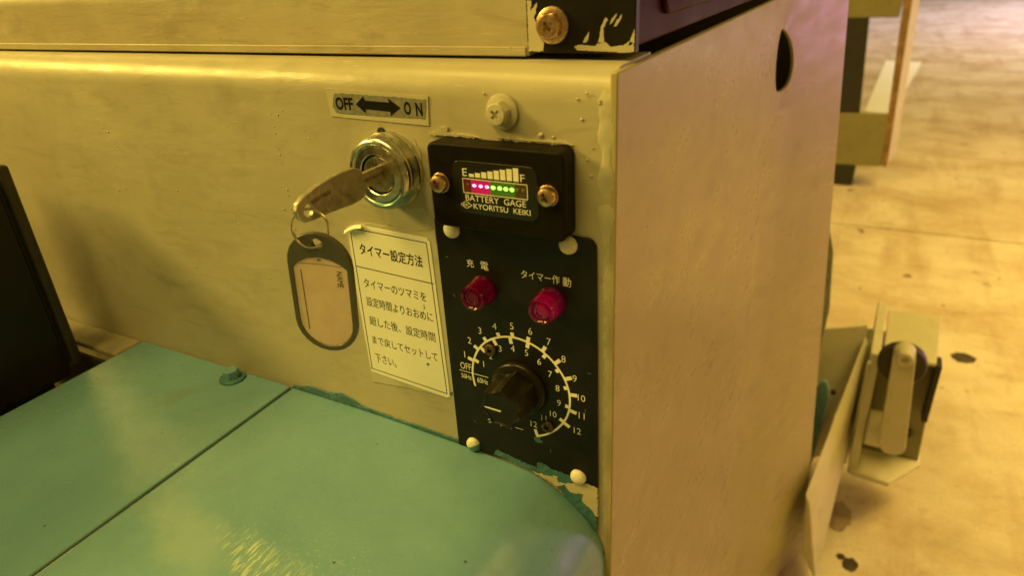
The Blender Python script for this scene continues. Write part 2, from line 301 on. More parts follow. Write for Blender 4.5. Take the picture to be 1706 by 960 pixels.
# ---------------------------------------------------------------- builders
ABS = {}
def register(o, loc, parent):
    ABS[o.name] = Vector(loc)
    if parent: o.parent = parent; o.location = (Vector(loc) - ABS[parent.name]) * S
    else: o.location = Vector(loc) * S
def tag(o, label=None, cat=None, group=None, kind=None):
    for k, v in (('label', label), ('category', cat), ('group', group), ('kind', kind)):
        if v: o[k] = v
    return o
def thing(name, label, cat, loc, group=None):
    o = bpy.data.objects.new(name, None); o.empty_display_size = 0.01; COL.objects.link(o)
    register(o, loc, None); return tag(o, label, cat, group)
class MB:
    """mesh builder in absolute millimetres"""
    def __init__(s): s.bm = bmesh.new()
    def box(s, x0, x1, y0, y1, z0, z1):
        v = [s.bm.verts.new(p) for p in ((x0,y0,z0),(x1,y0,z0),(x1,y1,z0),(x0,y1,z0),(x0,y0,z1),(x1,y0,z1),(x1,y1,z1),(x0,y1,z1))]
        for f in ((0,3,2,1),(4,5,6,7),(0,1,5,4),(1,2,6,5),(2,3,7,6),(3,0,4,7)): s.bm.faces.new([v[i] for i in f])
        return s
    def prism(s, pts, a, b, axis='Y'):
        """pts (u,v) outline extruded from a to b along axis; Y: (x,z), X: (y,z), Z: (x,y)"""
        def P(u, w, t): return (u, t, w) if axis == 'Y' else ((t, u, w) if axis == 'X' else (u, w, t))
        A = [s.bm.verts.new(P(u, w, a)) for u, w in pts]; B = [s.bm.verts.new(P(u, w, b)) for u, w in pts]
        n = len(pts)
        s.bm.faces.new(A); s.bm.faces.new(B[::-1])
        for i in range(n): s.bm.faces.new([A[(i+1) % n], A[i], B[i], B[(i+1) % n]])
        return s
    def lathe(s, prof, c, n=48, axis='Y', cap=True):
        """prof [(radius, outward distance)], axis Y faces -Y, Z faces +Z"""
        rings = []
        for r, h in prof:
            ring = []
            for k in range(n):
                a = 2 * math.pi * k / n; u, w = r * math.cos(a), r * math.sin(a)
                p = (c[0]+u, c[1]-h, c[2]+w) if axis == 'Y' else (c[0]+u, c[1]+w, c[2]+h)
                ring.append(s.bm.verts.new(p))
            rings.append(ring)
        for A, B in zip(rings, rings[1:]):
            for k in range(n): s.bm.faces.new([A[k], A[(k+1) % n], B[(k+1) % n], B[k]])
        if cap: s.bm.faces.new(rings[-1]); s.bm.faces.new(rings[0][::-1])
        return s
    def tube(s, pts, r, n=12, closed=False):
        rings = []; m = len(pts); P = [Vector(p) for p in pts]
        for i, p in enumerate(P):
            t = (P[(i+1) % m] - P[i-1]) if closed or 0 < i < m-1 else (P[1]-P[0] if i == 0 else P[-1]-P[-2])
            t.normalize(); a = t.orthogonal() if i == 0 else (prev - t * prev.dot(t)); a.normalize(); prev = a; b = t.cross(a)
            rr = r(i) if callable(r) else r
            rings.append([s.bm.verts.new(p + a*rr*math.cos(2*math.pi*k/n) + b*rr*math.sin(2*math.pi*k/n)) for k in range(n)])
        for i in range(m if closed else m-1):
            A, B = rings[i], rings[(i+1) % m]
            for k in range(n): s.bm.faces.new([A[k], A[(k+1) % n], B[(k+1) % n], B[k]])
        if not closed: s.bm.faces.new(rings[0][::-1]); s.bm.faces.new(rings[-1])
        return s
    def mesh(s, name, loc, smooth=35):
        bmesh.ops.recalc_face_normals(s.bm, faces=s.bm.faces)
        L = Vector(loc)
        for v in s.bm.verts: v.co = (v.co - L) * S
        me = bpy.data.meshes.new(name); s.bm.to_mesh(me); s.bm.free()
        if smooth:
            me.polygons.foreach_set('use_smooth', [True] * len(me.polygons)); me.set_sharp_from_angle(angle=math.radians(smooth))
        return me
    def build(s, name, mat, parent=None, loc=None, smooth=35, bevel=0, seg=2, bang=35):
        if loc is None: loc = ABS[parent.name] if parent else (0, 0, 0)
        me = s.mesh(name, loc, smooth); me.materials.append(mat)
        return place(name, me, parent, loc, bevel, seg, bang)
def place(name, me, parent, loc, bevel=0, seg=2, bang=35):
    o = bpy.data.objects.new(name, me); COL.objects.link(o); register(o, loc, parent)
    if bevel:
        b = o.modifiers.new('bevel', 'BEVEL'); b.width = bevel * S; b.segments = seg; b.limit_method = 'ANGLE'; b.angle_limit = math.radians(bang)
    return o
def arc(cx, cz, r, a0, a1, n=8, rz=None):
    rz = rz or r
    return [(cx + r*math.cos(math.radians(a0+(a1-a0)*k/n)), cz + rz*math.sin(math.radians(a0+(a1-a0)*k/n))) for k in range(n+1)]
def rrect(x0, x1, z0, z1, r, n=6):
    return arc(x1-r, z0+r, r, -90, 0, n) + arc(x1-r, z1-r, r, 0, 90, n) + arc(x0+r, z1-r, r, 90, 180, n) + arc(x0+r, z0+r, r, 180, 270, n)
def jag(pts, amp, step=0.8, seed=1):
    """ragged outline: subdivided and pushed about by noise, like a paint edge"""
    out = []; n = len(pts)
    for i in range(n):
        a, b = Vector(pts[i]), Vector(pts[(i+1) % n]); k = max(1, int((b-a).length / step))
        for j in range(k):
            p = a.lerp(b, j / k); q = noise.noise_vector(Vector((p.x*1.1, p.y*1.1, seed*3.7))) * amp
            out.append((p.x + q.x, p.y + q.y))
    return out
def cut(me, cutters):
    """boolean the cutter meshes out of me"""
    o = bpy.data.objects.new('temp', me); COL.objects.link(o); tmp = []
    for c in cutters:
        co = bpy.data.objects.new('temp_cut', c); COL.objects.link(co); tmp.append(co)
        m = o.modifiers.new('b', 'BOOLEAN'); m.operation = 'DIFFERENCE'; m.object = co; m.solver = 'EXACT'
    dg = bpy.context.evaluated_depsgraph_get()
    r = bpy.data.meshes.new_from_object(o.evaluated_get(dg))
    for t in tmp: bpy.data.objects.remove(t)
    bpy.data.objects.remove(o); r.set_sharp_from_angle(angle=math.radians(35)); return r
def text(body, box, y, mat, parent, name='lettering', shear=0.0, weight=0.0, natural=0.0, flip=False):
    """lettering squeezed into box (x0,x1,z0,z1), printed facing -Y"""
    cu = bpy.data.curves.new('t', 'FONT'); cu.body = body; cu.offset = weight; cu.resolution_u = 4
    o = bpy.data.objects.new('t', cu); COL.objects.link(o)
    dg = bpy.context.evaluated_depsgraph_get(); me = bpy.data.meshes.new_from_object(o.evaluated_get(dg))
    bpy.data.objects.remove(o); bpy.data.curves.remove(cu)
    xs = [v.co.x for v in me.vertices]; ys = [v.co.y for v in me.vertices]
    ax, bx, ay, by = min(xs), max(xs), min(ys), max(ys); x0, x1, z0, z1 = box; cx = (x0+x1)/2
    if natural: hw = (z1-z0)*(bx-ax)/(by-ay)*natural/2; x0, x1 = cx-hw, cx+hw
    L = Vector(((x0+x1)/2, y, (z0+z1)/2))
    for v in me.vertices:
        u = (v.co.x-ax)/(bx-ax); w = (v.co.y-ay)/(by-ay)
        if flip: x = x0 + w*(x1-x0); z = z1 - u*(z1-z0)       # reads downwards
        else: x = x0+u*(x1-x0); z = z0+w*(z1-z0)
        v.co = (Vector((x, y, z + shear*(x-cx))) - L) * S
    me.materials.clear(); me.materials.append(mat)
    return place(name, me, parent, L)
def strip(mb, p, q, w, y, t=0.06):
    a, b = Vector(p), Vector(q); d = (b-a).normalized(); n = Vector((-d.y, d.x)) * w/2
    mb.prism([tuple(a-n), tuple(b-n), tuple(b+n), tuple(a+n)], y, y-t)

# ================================================================ FLOOR
ZF = -620
fl = MB(); Y1 = 2117
fl.bm.faces.new([fl.bm.verts.new(p) for p in ((-6000,-4000,ZF),(16000,-4000,ZF),(16000,Y1,ZF),(-6000,Y1,ZF))])
fl.bm.faces.new([fl.bm.verts.new(p) for p in ((-6000,Y1,ZF),(16000,Y1,ZF),(16000,Y1,ZF-8),(-6000,Y1,ZF-8))])
fl.bm.faces.new([fl.bm.verts.new(p) for p in ((-6000,Y1,ZF-8),(16000,Y1,ZF-8),(16000,Y1+9,ZF-8),(-6000,Y1+9,ZF-8))])
fl.bm.faces.new([fl.bm.verts.new(p) for p in ((-6000,Y1+9,ZF-8),(16000,Y1+9,ZF-8),(16000,Y1+9,ZF),(-6000,Y1+9,ZF))])
fl.bm.faces.new([fl.bm.verts.new(p) for p in ((-6000,Y1+9,ZF),(16000,Y1+9,ZF),(16000,40000,ZF),(-6000,40000,ZF))])
f = fl.build('floor', M['floor'], loc=(0, 0, ZF), smooth=0); tag(f, kind='structure')
# dark oil spots and one fainter brown patch on the floor near the bracket
for k, (cx, cy, rx, ry) in enumerate(((331, 1344, 24, 22), (153, 630, 11, 13), (139, 640, 6, 6), (126, 727, 22, 34))):
    pts = [(cx + rx*math.cos(a)*(1+0.35*noise.noise(Vector((math.cos(a)*2, math.sin(a)*2, k*5)))), cy + ry*math.sin(a)*(1+0.35*noise.noise(Vector((math.cos(a)*2+9, math.sin(a)*2, k*5))))) for a in [2*math.pi*i/28 for i in range(28)]]
    o = MB().prism(pts, ZF+0.5, ZF+1.5, 'Z').build('oil_spot', M['oil'] if k < 3 else M['stain'], parent=None, loc=(cx, cy, ZF), smooth=0)
    tag(o, ('round dark oil spot alone on the floor right of the bracket', 'larger dark oil drip at the bottom edge of the floor', 'small dark oil drip touching the larger one near the bottom', 'faint brown patch on the floor under the slanted beam')[k], 'oil spot', 'oil spots on the floor')
sh = MB().prism([(-10, 3900), (30, 5750), (265, 5700), (158, 4330), (120, 3850)], ZF+1, ZF+9, 'Z').build('paper_sheet', M['whitesheet'], loc=(100, 4600, ZF), smooth=0)
tag(sh, 'white sheet lying on the floor beyond the khaki frame', 'sheet')

# ================================================================ CABINET
cab = thing('machine_cabinet', 'cream brush-painted steel machine cabinet with a rounded top edge and flat right side', 'cabinet', (-300, 0, ZF))
# front panel with the rolled top edge
prof = [(0, ZF+20), (0, 120), (0, 181)] + [(12-12*math.cos(math.radians(a)), 181+13.5*math.sin(math.radians(a))) for a in range(9, 91, 9)] + [(46, 194.5), (46, 192.0), (12, 192.0), (3, 186), (2, 178), (2, ZF+20)]
fp = MB(); xs = [-620 + (620-2.5)*k/60 for k in range(61)]
rows = [[fp.bm.verts.new((x, y - (0.5*noise.noise(Vector((x*0.012, z*0.02, 3)))if y < 14 else 0), z)) for (y, z) in prof] for x in xs]
for A, B in zip(rows, rows[1:]):
    for k in range(len(prof)): fp.bm.faces.new([A[k], A[(k+1) % len(prof)], B[(k+1) % len(prof)], B[k]])
fp.bm.faces.new(rows[0]); fp.bm.faces.new(rows[-1][::-1])
front = fp.build('front_panel', M['cream'], cab)
# side plate: flat to y=412, then bent outwards, with a round hole on the bend
KX, KY, BEND = 0.371, 0.928, 412.0
def bendp(s, z, off=0.0):
    if s <= BEND: return (off, s, z)
    return ((s-BEND)*KX + off*KY, BEND + (s-BEND)*KY - off*KX, z)
def edge_s(z): return BEND + 110.6 + 0.155*(180-z)
HY, HZ, HR = 412, 136, 29.5
sp = MB()
def plate(off):
    cache = {}
    def V(s, z):
        k = (round(s, 2), round(z, 2))
        if k not in cache: cache[k] = sp.bm.verts.new(bendp(s, z, off))
        return cache[k]
    ss = [0, 3, 60, 140, 220, 300, 372, 412, 452]; zz = [ZF+2, -400, -250, -100, 0, 60, 96, 176, 190.5, 193.5]
    F = []
    for i in range(len(ss)-1):
        for j in range(len(zz)-1):
            if ss[i] >= 372 and ss[i+1] <= 452 and zz[j] == 96: continue
            F.append([(ss[i], zz[j]), (ss[i+1], zz[j]), (ss[i+1], zz[j+1]), (ss[i], zz[j+1])])
    for j in range(len(zz)-1): F.append([(452, zz[j]), (edge_s(zz[j]), zz[j]), (edge_s(zz[j+1]), zz[j+1]), (452, zz[j+1])])
    for q in F: sp.bm.faces.new([V(*p) for p in q])
    n = 32; circ = []; outer = []
    for k in range(n):
        a = 2*math.pi*k/n; c, s_ = math.cos(a), math.sin(a); t = 40/max(abs(c), abs(s_))
        circ.append((411 + 23*c - 5.5*s_, 139.5 - 3*c + 27*s_)); outer.append((HY+t*c, HZ+t*s_))
    for k in range(n):
        sp.bm.faces.new([V(*outer[k]), V(*outer[(k+1) % n]), V(*circ[(k+1) % n]), V(*circ[k])])
    return V, circ
Vo, circ = plate(0.0); Vi, _ = plate(-3.2)
for k in range(32):
    a, b = circ[k], circ[(k+1) % 32]; sp.bm.faces.new([Vo(*a), Vo(*b), Vi(*b), Vi(*a)])
ss = [0, 3, 60, 140, 220, 300, 372, 412, 452]; zz = [ZF+2, -400, -250, -100, 0, 60, 96, 176, 190.5, 193.5]
rim = [(s, zz[0]) for s in ss] + [(edge_s(z), z) for z in zz] + [(s, zz[-1]) for s in ss[::-1]] + [(0, z) for z in zz[::-1][1:-1]]
for k in range(len(rim)):
    a, b = rim[k], rim[(k+1) % len(rim)]
    if a == b: continue
    sp.bm.faces.new([Vo(*a), Vo(*b), Vi(*b), Vi(*a)])
side = sp.build('side_panel', M['cream_side'], cab, smooth=25, bevel=0.7, seg=2, bang=60)
# thick weld bead and paint build-up down the inside of the corner
wb = MB(); cr_ = []
NZ = 150
for i in range(NZ+1):
    z = -40 + 231*i/NZ
    up = min(1.0, max(0.0, (z-118)/22)); w = 2.0 + 1.4*up + 1.9*up*noise.noise(Vector((0, 0, z*0.09))) + 1.0*up*noise.noise(Vector((4, 0, z*0.32)))
    top = min(1.0, max(0.0, (191-z)/14)); h = top*(0.40 + up*(0.30 + 0.8*noise.noise(Vector((7, 0, z*0.10))) + 0.35*noise.noise(Vector((3, 0, z*0.4))))); yb = 0.4 + (0 if z < 181 else 12-12*math.cos(math.asin(min(1, (z-181)/13.5))))
    cx = -4.2 + 0.8*noise.noise(Vector((1, 5, z*0.07)))
    row = []
    for a in range(0, 181, 20):
        r = math.radians(a); q = 0.25*noise.noise(Vector((a*0.05, z*0.25, 2)))
        row.append(wb.bm.verts.new((min(cx - w*math.cos(r)*1.0, -0.3), yb - max(0.0, h+q)*math.sin(r), z)))
    cr_.append(row)
for A, B in zip(cr_, cr_[1:]):
    for k in range(len(A)-1): wb.bm.faces.new([A[k], A[k+1], B[k+1], B[k]])
wb.build('weld_bead', M['cream_clean'], cab, smooth=60)
# little paint runs and trapped grit on the front panel
gr = MB()
rr = random.Random(3)
spots = [(-179.5, 170-3.6*k + rr.uniform(-1, 1), rr.uniform(0.25, 0.6)) for k in range(18) if rr.random() < 0.75]
spots += [(rr.uniform(-330, -150), rr.uniform(20, 175), rr.uniform(0.25, 0.6)) for _ in range(45)]
spots += [(-32, 168.5, 1.3), (-26.5, 168.2, 0.7), (-57, 184, 0.6)] + [(-7.5+rr.uniform(-9, 1), rr.uniform(140, 188), rr.uniform(0.3, 0.7)) for _ in range(10)]
for x, z, r in spots:
    q = bmesh.ops.create_icosphere(gr.bm, subdivisions=2, radius=1.0)['verts']
    for v in q: v.co = Vector((v.co.x*r*(1+0.4*noise.noise(v.co*2+Vector((x, z, 0)))), v.co.y*r*0.45, v.co.z*r*(0.8+0.5*noise.noise(v.co+Vector((z, x, 0)))))) + Vector((x, -0.1, z))
o = gr.build('paint_lump', M['cream_thick'], cab, smooth=60); tag(o, kind='stuff')
# ledge along the bottom of the front panel, left of the deck covers
MB().box(-620, -356, -21, -0.6, -3.5, 0).build('ledge', M['ledge'], cab, bevel=1.2)
# cleaner rim of paint round the label
bd = MB().prism(jag([(-142.8, 21.6), (-118, 24.4), (-84.6, 25.2), (-85.2, 60), (-86.6, 91), (-88.8, 120.5), (-94, 118.5), (-128, 119), (-143.6, 115), (-144, 80)], 0.5, 1.5, 2), 0.2, -0.28)
bd.build('paint_patch', M['cream_clean'], cab, smooth=0)
MB().prism(jag([(-94.5, 163), (-92, 158), (-91, 146), (-88.3, 142), (-88.4, 128), (-91.2, 134), (-94, 140), (-96, 150)], 0.8, 1.2, 5), 0.2, -0.25).build('paint_patch', M['cream_clean'], cab, smooth=0)
MB().prism(jag([(-118, 131), (-105, 129), (-93, 131), (-90, 121), (-102, 118), (-117, 120)], 1.0, 1.2, 8), 0.2, -0.18).build('paint_patch', M['cream_clean'], cab, smooth=0)
for k, ps_ in enumerate(([(-86, 166), (-82, 167.2), (-79, 169.4), (-75.5, 169.0), (-76.5, 167.2), (-70, 166.8), (-62, 166.5), (-60, 165.6), (-84, 165.4)], [(-52, 166.0), (-44, 166.6), (-36, 166.3), (-22, 166.9), (-18, 165.6), (-50, 165.4)])):
    MB().prism(jag(ps_, 0.7, 0.8, 30+k), 0.1, -0.75).build('paint_ridge', M['cream_thick'], cab, smooth=0, bevel=0.3)
# closed shell behind the sheet metal
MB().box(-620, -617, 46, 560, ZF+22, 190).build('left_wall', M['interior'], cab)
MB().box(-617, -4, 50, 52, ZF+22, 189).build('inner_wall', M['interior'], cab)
MB().box(-617, 30, 508, 512, ZF+22, 189).build('rear_panel', M['cream_side'], cab)
for cx, cz, rx, rz, sd in ((-104, 131, 13, 5, 3), (-170, 62, 5, 9, 5)):
    ps_ = [(cx + rx*math.cos(a), cz + rz*math.sin(a)) for a in [2*math.pi*k/20 for k in range(20)]]
    MB().prism(jag(ps_, 2.2, 1.0, 50+sd), 0.1, -0.16).build('paint_patch', M['cream_worn'], cab, smooth=0, bevel=0.1)
# hex flange screw, painted over
def phillips(c, r, y_top, depth, width, ang=0.0):
    m = MB()
    for a in (ang, ang + math.pi/2):
        d = Vector((math.cos(a), math.sin(a))); p = Vector((-d.y, d.x))
        q = [d*r + p*width*0.35, d*r - p*width*0.35, -d*r - p*width*0.35, -d*r + p*width*0.35]
        q2 = [d*r*0.35 + p*width*0.5, d*r*0.35 - p*width*0.5, -d*r*0.35 - p*width*0.5, -d*r*0.35 + p*width*0.5]
        top = [m.bm.verts.new((v.x, y_top-1.0, v.y)) for v in q]; bot = [m.bm.verts.new((v.x, y_top+depth, v.y)) for v in q2]
        m.bm.faces.new(top); m.bm.faces.new(bot[::-1])
        for k in range(4): m.bm.faces.new([top[(k+1) % 4], top[k], bot[k], bot[(k+1) % 4]])
    return m
def cross_cut(me, c, r, y_top, depth, width, ang):
    out = me
    for k in range(2):
        m = MB(); a = ang + k*math.pi/2
        d = Vector((math.cos(a), math.sin(a))); p = Vector((-d.y, d.x))
        q = [d*r + p*width*0.4, d*r - p*width*0.4, -d*r - p*width*0.4, -d*r + p*width*0.4]
        q2 = [d*r*0.4 + p*width*0.4, d*r*0.4 - p*width*0.4, -d*r*0.4 - p*width*0.4, -d*r*0.4 + p*width*0.4]
        top = [m.bm.verts.new((v.x, y_top-1.0, v.y)) for v in q]; bot = [m.bm.verts.new((v.x, y_top+depth, v.y)) for v in q2]
        m.bm.faces.new(top); m.bm.faces.new(bot[::-1])
        for j in range(4): m.bm.faces.new([top[(j+1) % 4], top[j], bot[j], bot[(j+1) % 4]])
        out = cut(out, [m.mesh('c', (0, 0, 0), 0)])
    return out
def hex_screw_mesh(flange, hexr, h, ang, chan=0.0):
    """all relative to the seat centre, facing -Y"""
    m = MB(); m.lathe([(flange, 0), (flange, 0.8), (flange*0.97, 1.2), (hexr*1.02, 1.9), (hexr*0.9, 1.9)], (0, 0, 0), 40)
    me1 = m.mesh('hex_screw', (0, 0, 0))
    m = MB(); pts = [(hexr*math.cos(a+ang), hexr*math.sin(a+ang)) for a in [k*math.pi/3 for k in range(6)]]
    m.prism(pts, -1.5, -(h-0.8))
    ring = [(hexr*0.86*math.cos(a), hexr*0.86*math.sin(a)) for a in [k*math.pi/12 for k in range(24)]]
    me2 = m.mesh('hex_screw', (0, 0, 0), 25)
    m = MB().lathe([(hexr*0.87, h-1.2), (hexr*0.87, h-0.5), (hexr*0.80, h), (hexr*0.3, h+0.15)], (0, 0, 0), 32)
    me3 = cross_cut(m.mesh('cap', (0, 0, 0)), None, hexr*0.58, -h-0.15, 2.2, 1.6, ang+0.5)
    return me1, me2, me3
def hex_screw(parent, loc, mat, flange, hexr, h, ang):
    a, b, c = hex_screw_mesh(flange, hexr, h, ang)
    for x in (a, b, c): x.materials.clear(); x.materials.append(mat)
    w = place('washer', a, parent, loc); s = place('screw', b, parent, loc, bevel=0.35)
    ABS[s.name] = Vector(loc); t = place('screw_top', c, s, loc)
    return s
def thing_screw(label, loc, mat, flange, hexr, h, ang):
    t = thing('hex_screw', label, 'screw', loc, 'hex flange screws'); hex_screw(t, loc, mat, flange, hexr, h, ang); return t
thing_screw('hex flange screw painted over in cream, above the battery gauge', (-48.8, 0, 177), M['cream_clean'], 7.3, 5.0, 6.5, 0.3)

# ================================================================ TOP COVER
tcv = thing('top_cover', 'upper cream cover with a black and maroon right corner, resting over the cabinet edge', 'cover', (-300, 300, 196))
pr = [(20, 195.9), (20, 221)] + [(32-12*math.cos(math.radians(a)), 221+12*math.sin(math.radians(a))) for a in range(10, 91, 10)] + [(600, 233), (600, 195.9)]
cv = MB(); xs = [-620 + (620-46)*k/40 for k in range(41)]
rows = [[cv.bm.verts.new((x, y - (0.6*noise.noise(Vector((x*0.01, z*0.03, 8))) if y < 30 and z > 200 else 0), z)) for y, z in pr] for x in xs]
for A, B in zip(rows, rows[1:]):
    for k in range(len(pr)): cv.bm.faces.new([A[k], A[(k+1) % len(pr)], B[(k+1) % len(pr)], B[k]])
cv.bm.faces.new(rows[0]); cv.bm.faces.new(rows[-1][::-1])
cv.build('front_sheet', M['cream_cover'], tcv, bevel=0.5, bang=50)
MB().box(-620, -47, 19.2, 20.2, 195.7, 199.6).build('hem', M['cream_cover'], tcv, bevel=0.5)
MB().prism(rrect(-46.0, -0.4, 197.2, 260, 0.8), 19.4, 24).build('corner_cap', M['black_sheet'], tcv, bevel=0.5)
# maroon side with a raised pressed field
rs = MB(); rs.box(-46, -3.5, 24.2, 600, 198.2, 260)
rs.build('side_skirt', M['maroon'], tcv, bevel=1.2, seg=3)
MB().prism(rrect(60, 560, 207.2, 300, 9, 8), -3.8, -0.9, 'X').build('pressed_field', M['maroon'], tcv, bevel=1.4, seg=3)
CAPS = dict(
 A=[(-21.7, 201.3), (-20.5, 203.5), (-19.0, 205.5), (-19.9, 201.6)],
 B=[(-15.6, 200.8), (-14.7, 203.9), (-14.3, 207.0), (-12.4, 210.4), (-11.3, 209.8), (-13.2, 206.6), (-13.0, 201.2)],
 C=[(-10.9, 207.7), (-10.0, 209.6), (-7.9, 212.0), (-8.3, 210.4), (-9.6, 208.5)],
 D=[(-9.2, 207.0), (-7.9, 209.2), (-5.8, 211.7), (-6.1, 210.0), (-7.9, 207.3)],
 E=[(-3.1, 200.1), (-1.9, 203.5), (-0.7, 206.5), (-0.7, 201.2)],
 F=[(-25.5, 199.7), (-23.7, 200.5), (-16.5, 200.0), (-15.6, 201.3), (-12.1, 201.4), (-10.4, 199.8), (-5.2, 200.3), (-2.7, 201.8), (-0.8, 201.2), (-0.8, 197.9), (-5.1, 197.6), (-12.1, 198.1), (-19.2, 198.2), (-24.2, 198.4)],
 G=[(-45.6, 217.2), (-43.6, 217.1), (-44.2, 213.2), (-41.3, 216.3), (-41.7, 212.4), (-42.9, 210.8), (-39.8, 204.4), (-38.7, 201.9), (-39.1, 197.8), (-45.6, 197.8)])
for k, ps in CAPS.items():
    MB().prism(jag(ps, 0.28 if k != 'G' else 0.5, 0.4, ord(k)), 19.6, 19.28).build('paint_smear', M['cream_thick'], tcv, smooth=0)
thing_screw('hex flange screw in bare yellow zinc, on the black corner of the upper cover', (-34.5, 19.3, 207.8), M['brass'], 7.2, 5.2, 5.0, 0.15)

# ================================================================ DECK COVERS
dl = thing('deck_cover', 'left teal deck cover, stained and holding the small bolt', 'cover', (-280, -150, 0), 'teal deck covers')
MB().box(-353, -210.3, -430, -0.7, -2.0, 0.6).build('cover_plate', M['teal_l'], dl, bevel=0.9, seg=3)
dr = thing('deck_cover', 'right teal deck cover with worn scratches, curving down at its right end', 'cover', (-100, -150, 0), 'teal deck covers')
cpt = [(-230, 0.1), (-208.6, 0), (-180, -0.2), (-150, -0.6), (-134, -1.1), (-118, -1.9), (-103, -2.7), (-88, -3.4), (-76, -4.2), (-63, -5.0), (-53, -5.9), (-46, -7.0), (-40, -8.6), (-34.6, -10.8), (-28.3, -14.2), (-22, -18.2), (-14.7, -24.6), (-9.4, -31.2), (-5.6, -39), (-3.6, -48), (-3.0, -60), (-3.0, -80)]
def crom(P):
    o = []
    for i in range(1, len(P)-2):
        p0, p1, p2, p3 = [Vector(q) for q in P[i-1:i+3]]
        for k in range(4):
            t = k/4; o.append(tuple(0.5*((2*p1)+(p2-p0)*t+(2*p0-5*p1+4*p2-p3)*t*t+(3*p1-p0-3*p2+p3)*t**3)))
    return o
out = crom(cpt) + [(-3, -60), (-3, -120), (-3, -420)]
inn = [(x-(2 if x > -4 else 0.0), z-2.2) for x, z in out][::-1]
inn[0] = (-5.2, -420); inn[1] = (-5.2, -120)
MB().prism(out+inn, -430, -0.7).build('cover_plate', M['teal_r'], dr, bevel=0.8, seg=2, bang=60)
MB().prism(jag([(-210.5, -1.5), (-207.9, 2.0), (-202.2, 2.6), (-194.3, 4.7), (-188.8, 5.1), (-180.0, 4.2), (-169.0, 6.5), (-160.8, 4.8), (-155.4, 2.4), (-149.7, 1.6), (-130.5, 0.3), (-114.8, 0.1), (-99.9, -0.6), (-88.2, -1.2), (-81.1, -1.9), (-81, -4.6), (-103, -4.0), (-134, -2.6), (-170, -1.8)], 0.5, 1.5, 4), 0.1, -1.0).build('paint_edge', M['teal_dark'], dr, smooth=0, bevel=0.3)
bt = thing('deck_bolt', 'small teal-painted hex bolt with a washer on the left deck cover', 'bolt', (-252, -9.5, 0.6))
MB().lathe([(8.2, 0), (8.2, 0.9), (7.7, 1.5), (5.4, 1.6), (4, 1.6)], (-252, -9.5, 0.6), 40, 'Z').build('washer', M['teal_dark'], bt)
bo = MB().lathe([(5.0, 1.2), (5.0, 6.2), (4.6, 6.9), (3.4, 7.0), (3.0, 6.6), (0.6, 6.4)], (-252, -9.5, 0.6), 6, 'Z').build('bolt_head', M['teal_l'], bt, smooth=20, bevel=0.5)
# brown tray and dark frame under the gap left of the deck
tr = thing('inner_tray', 'grimy brown tray seen through the gap between black box and teal deck', 'tray', (-430, -60, -60))
MB().box(-700, -360, -240, -26, -46, -42).build('tray_floor', M['brown'], tr, bevel=0.8)
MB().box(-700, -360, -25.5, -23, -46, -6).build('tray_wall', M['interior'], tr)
MB().box(-420, -356.5, -240, -80, -41.9, -30).build('tray_rib', M['rubber'], tr, bevel=1)

# ================================================================ BLACK BOX at left
bb = thing('black_box', 'black sheet metal box with a dark rubber rim at the left edge', 'box', (-430, -110, -12))
MB().prism(rrect(-330, -39.5, -12, 131, 5), -470, -381, 'X').build('box_body', M['black_sheet'], bb, bevel=1.2, seg=3)
MB().prism(rrect(-37.2, -31.0, -6, 136, 2.5), -470, -378, 'X').build('rim', M['rim'], bb, bevel=1.5, seg=3)
MB().prism(rrect(-39.5, -37.2, -4, 130, 1), -466, -383, 'X').build('gasket', M['rubber'], bb)
MB().box(-465, -386, -320, -50, -22, -12.2).build('box_foot', M['black_sheet'], bb, bevel=1)

# ================================================================ OFF / ON STRIP
sw = thing('switch_label', 'narrow grey strip reading OFF and ON with a double-headed arrow between', 'label', (-113, 0, 176.4))
MB().prism(jag([(-141.1, 183.4), (-84.5, 181.9), (-85.6, 169.3), (-140.4, 170.6)], 0.25, 1.5, 3), 0.1, -0.35).build('label_border', M['cream_clean'], sw, smooth=0)
MB().prism(jag([(-137.4, 179), (-135.8, 181.4), (-112, 181.2), (-85.5, 180.4), (-86.9, 172.3), (-110, 172.0), (-136.6, 172.3), (-138.4, 175)], 0.35, 0.8, 9), -0.2, -0.5).build('grey_strip', M['greymetal'], sw, smooth=0)
text('OFF', (-136.3, -126.0, 173.9, 179.7), -0.56, M['ink'], sw, weight=0.035)
text('O', (-97.6, -93.9, 173.5, 179.2), -0.56, M['ink'], sw, weight=0.035)
text('N', (-91.4, -87.9, 173.3, 179.0), -0.56, M['ink'], sw, weight=0.035)
MB().prism([(-124.3, 176.9), (-119.4, 180.6), (-118.8, 178.7), (-105.4, 178.4), (-105.8, 180.3), (-99.4, 176.3), (-105.2, 172.6), (-105.4, 174.4), (-118.8, 174.9), (-119.4, 173.0)], -0.4, -0.58).build('arrow', M['ink'], sw, smooth=0)

